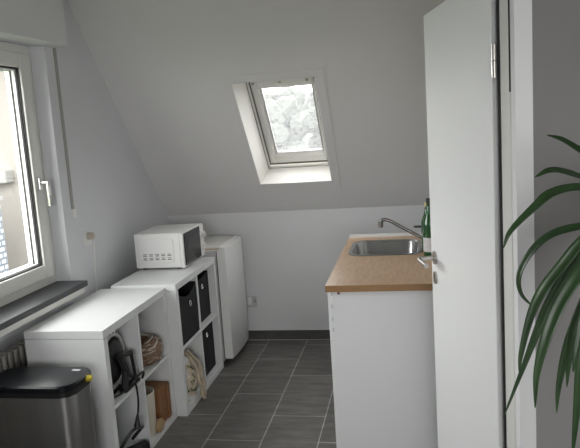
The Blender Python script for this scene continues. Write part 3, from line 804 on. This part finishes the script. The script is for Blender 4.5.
# ---- plant
PX, PY = .56, 1.22
t = thing('potted_plant', (PX, PY, 0), 'tall potted plant with long drooping green leaves before the grey wall', 'plant')
b = MB(); b.lathe([(.11, 0), (.13, .02), (.155, .28), (.165, .285), (.165, .315), (.15, .315), (.145, .27), (0, .27)], (PX, PY, 0), 32); b.build('pot', POTM, t, smooth=True)
b = MB(); b.lathe([(.146, .25), (.14, .278), (0, .285)], (PX, PY, 0), 24); b.build('soil', SOIL, t)
b = MB(); b.tube(crom([(PX, PY, .26), (PX+.01, PY, .6), (PX-.005, PY+.01, 1.0), (PX-.01, PY, 1.36), (PX-.015, PY, 1.50)], 5), .022, 12); b.build('trunk', BARK, t, smooth=True)
def leaf_obj(pts, w, face, nm='leaf', tipf=1.0):
    P = crom(pts, 7); n = len(P); vs = []; fs = []
    face = Vector(face).normalized()
    for i, p in enumerate(P):
        u = i/(n-1)
        T = (P[min(i+1, n-1)]-P[max(i-1, 0)]).normalized()
        sd = T.cross(face)
        sd = sd.normalized() if sd.length > 1e-4 else Vector((1, 0, 0))
        nn = sd.cross(T).normalized()
        ww = w*min(1, .45+1.6*u)*min(1, (1-u)/.42)**.75 + .0006
        vs += [p-sd*ww+nn*ww*.28, p-sd*ww*.5+nn*ww*.05, p-nn*ww*.10, p+sd*ww*.5+nn*ww*.05, p+sd*ww+nn*ww*.28]
    for i in range(n-1):
        for j in range(4): fs.append((i*5+j, i*5+j+1, i*5+j+6, i*5+j+5))
    b = MB(); b.add(vs, fs); o = b.build(nm, LEAF, t, smooth=True)
    sm = o.modifiers.new('solid', 'SOLIDIFY'); sm.thickness = .0009; sm.offset = 0
    return o
CR = Vector((PX-.015, PY, 1.48))
LV = [  # (pixel, pixel, distance) waypoints measured on the photograph, half width, facing
    ([(612, 168, 1.24), (580, 151, 1.23), (562, 140, 1.22), (547, 135, 1.22)], .0085, (-.1, -.6, .8)),
    ([(615, 184, 1.22), (580, 177, 1.16), (553, 170.5, 1.12), (535, 177, 1.10)], .0095, (-.1, -.65, .75)),
    ([(615, 196, 1.24), (580, 188, 1.20), (553, 193, 1.17), (536, 206, 1.16), (511, 231, 1.15), (503.5, 248, 1.15)], .0088, (-.5, -.7, .5)),
    ([(615, 222, 1.24), (580, 226.5, 1.27), (553, 234, 1.29), (534, 249, 1.30), (520, 273, 1.31), (521, 293, 1.31), (534, 308, 1.30)], .0075, (-.5, -.6, .5)),
    ([(605, 225, 1.22), (583, 240, 1.20), (562, 265, 1.19), (543, 290, 1.18), (531, 315, 1.18), (521.5, 352, 1.18), (519, 372, 1.18)], .0088, (-.35, -.85, .2)),
    ([(600, 236, 1.26), (575, 260, 1.26), (551, 300, 1.26), (538, 330, 1.26), (524, 366, 1.26), (504, 416, 1.26)], .0088, (-.5, -.8, .2)),
    ([(608, 240, 1.20), (584, 267, 1.15), (560, 303, 1.13), (546, 338, 1.12), (537, 373, 1.12), (535, 408, 1.12)], .0100, (-.3, -.9, .2)),
    ([(612, 250, 1.24), (592, 285, 1.22), (575, 325, 1.21), (569, 355, 1.21), (567, 387, 1.21)], .0108, (.2, -.95, .2)),
    ([(605, 262, 1.28), (585, 300, 1.29), (568, 345, 1.29), (559, 385, 1.29), (556.5, 413, 1.29)], .0085, (-.4, -.85, .2)),
    ([(612, 268, 1.18), (598, 310, 1.15), (583, 360, 1.14), (577, 410, 1.14), (572, 462, 1.14)], .0100, (-.5, -.8, .1)),
    ([(618, 255, 1.20), (603, 280, 1.13), (586, 312, 1.10), (577, 350, 1.09), (573, 372, 1.09)], .0088, (-.2, -.9, .3)),
]
for pts, w, fc_ in LV:
    P = [CR+Vector((random.uniform(-.008, .008), random.uniform(-.008, .008), random.uniform(-.14, .03)))] + [at(*q) for q in pts]
    leaf_obj(P, w, fc_)
random.seed(11)
for k in range(16):
    a = random.uniform(-1.35, 1.15); L_ = random.uniform(.42, .62); r0 = Vector((math.cos(a), math.sin(a)*.62, 0))
    z0 = random.uniform(-.12, .05); h_ = random.uniform(.05, .20)
    P = [CR+Vector((0, 0, z0)), CR+r0*L_*.3+Vector((0, 0, z0+h_)), CR+r0*L_*.65+Vector((0, 0, z0+h_*.6)), CR+r0*L_*.9+Vector((0, 0, z0-h_*1.2)), CR+r0*L_*.98+Vector((0, 0, z0-h_*1.2-.2))]
    leaf_obj(P, .013, (-r0.x*.3, -r0.y*.3-.1, 1))
for k in range(4):
    a = .3+k*1.6
    leaf_obj([CR, CR+Vector((.03*math.cos(a), .03*math.sin(a), .14)), CR+Vector((.09*math.cos(a)+.02, .05*math.sin(a), .30)), CR+Vector((.17*math.cos(a)+.05, .08*math.sin(a), .36))], .012, (math.cos(a), math.sin(a), .3))

# ------------------------------------------------------------------ outside
b = MB(); b.box(-90, 90, -60, 120, -6.4, -6.0); struct(b.build('ground_outside', GROUND))
b = MB(); loops = []
for (yy, zz) in ((34, -6), (40, 2.2), (46, 3.9), (56, 4.2), (80, -6)):
    loops.append([(x, yy+2*math.sin(x*.13), zz + (.5*noise.noise(Vector((x*.35, yy, 0))) if zz > -6 else 0)) for x in range(-60, 61, 2)])
b.loft(loops, False, False, closed=False); struct(b.build('hills_outside', TREEF, smooth=True))
t = thing('neighbour_house', (-11, 14, -6), 'pale beige rendered house seen through the casement window', 'house')
b = MB(); b.box(-16, -6.4, 12.3, 18, -6, 3.6); b.build('wall', HOUSEW, t)
b = MB(); b.box(-12, -8.10, 12.02, 12.3, .86, 1.12); b.build('ledge', HOUSEL, t, bevel=.02)
b = MB(); b.loft([[(-16.4, 11.9, 3.5), (-6.0, 11.9, 3.5), (-6.0, 18.4, 3.5), (-16.4, 18.4, 3.5)], [(-13, 15.1, 5.2), (-9.4, 15.1, 5.2), (-9.4, 15.2, 5.2), (-13, 15.2, 5.2)]]); b.build('roof', mat('roof_tiles', (.25, .13, .10), .8, nscale=4, namt=.4), t)
t = thing('slate_annex', (-9, 8.8, -6), 'blue grey slate-shingled annex low in the casement window', 'house')
b = MB(); b.box(-10.5, -7.6, 6.5, 11.0, -6, .62); b.build('annex_wall', SLATE, t)
b = MB(); b.box(-10.6, -7.55, 6.4, 11.05, .62, .68); b.build('annex_roof', HOUSEL, t)
random.seed(5)
for k in range(11):
    x = -9.2+1.3*k; y = 21.5+(3.2 if k % 2 else 0)+random.uniform(-.2, .2); top = 3.0+random.uniform(-.3, .5)
    t = thing('broadleaf_tree', (x, y, -6), 'pale green tree beyond the wet skylight pane', 'tree', 'trees beyond the skylight')
    b = MB(); b.tube([(x, y, -6), (x+.1, y, -3.5), (x, y, -1), (x, y, .5)], [.22, .17, .12, .06], 10); b.build('trunk', BARK, t, smooth=True)
    b = MB()
    for j in range(70):
        ra, rr = random.uniform(0, 6.28), .88*math.sqrt(random.random())
        q = Vector((rr*math.cos(ra), rr*math.sin(ra), random.uniform(-3.2, 0)-.5*rr))
        c = Vector((x, y, top))+q; r_ = random.uniform(.26, .46)
        c.z -= r_*.6; loops = []
        for a_ in range(7):
            ph = PI*a_/6; l = []
            for i in range(10):
                th_ = 2*PI*i/10; d = Vector((math.sin(ph)*math.cos(th_), math.sin(ph)*math.sin(th_), -math.cos(ph)))
                l.append(c+d*r_*(1+.45*noise.noise((c+d*r_)*3)))
            loops.append(l)
        b.loft(loops)
    b.build('foliage', TREEF, t)

# ------------------------------------------------------------------ light
w = bpy.data.worlds.new('world'); SC.world = w; w.use_nodes = True
nt = w.node_tree; bg = nt.nodes['Background']
bg.inputs['Color'].default_value = (1.0, .985, .985, 1); bg.inputs['Strength'].default_value = 7.5
def portal(name, loc, rot, sx, sy):
    l = bpy.data.lights.new(name, 'AREA'); l.shape = 'RECTANGLE'; l.size = sx; l.size_y = sy
    l.cycles.is_portal = True
    o = bpy.data.objects.new(name, l); COL.objects.link(o); o.location = loc; o.rotation_euler = rot
portal('portal_casement', (-2.06, (WY0+WY1)/2, (WZ0+WZ1)/2), (0, -PI/2, 0), WZ1-WZ0, WY1-WY0)
portal('portal_rear', ((RX0+RX1)/2, YR-.22, (RZ0+RZ1)/2), (PI/2, 0, 0), RX1-RX0, RZ1-RZ0)
po = slope((SX0+SX1)/2, .72, .30)
portal('portal_skylight', po, (math.atan2(st, ct)*-1+0, 0, 0), .5, .8)

vs_ = SC.view_settings
vs_.view_transform = 'Standard'; vs_.look = 'None'; vs_.exposure = 0.5; vs_.gamma = 1.0; vs_.use_curve_mapping = False
SC.cycles.max_bounces = 12; SC.cycles.diffuse_bounces = 8; SC.cycles.transparent_max_bounces = 12
SC.cycles.caustics_reflective = False; SC.cycles.caustics_refractive = False
SC.cycles.use_denoising = True
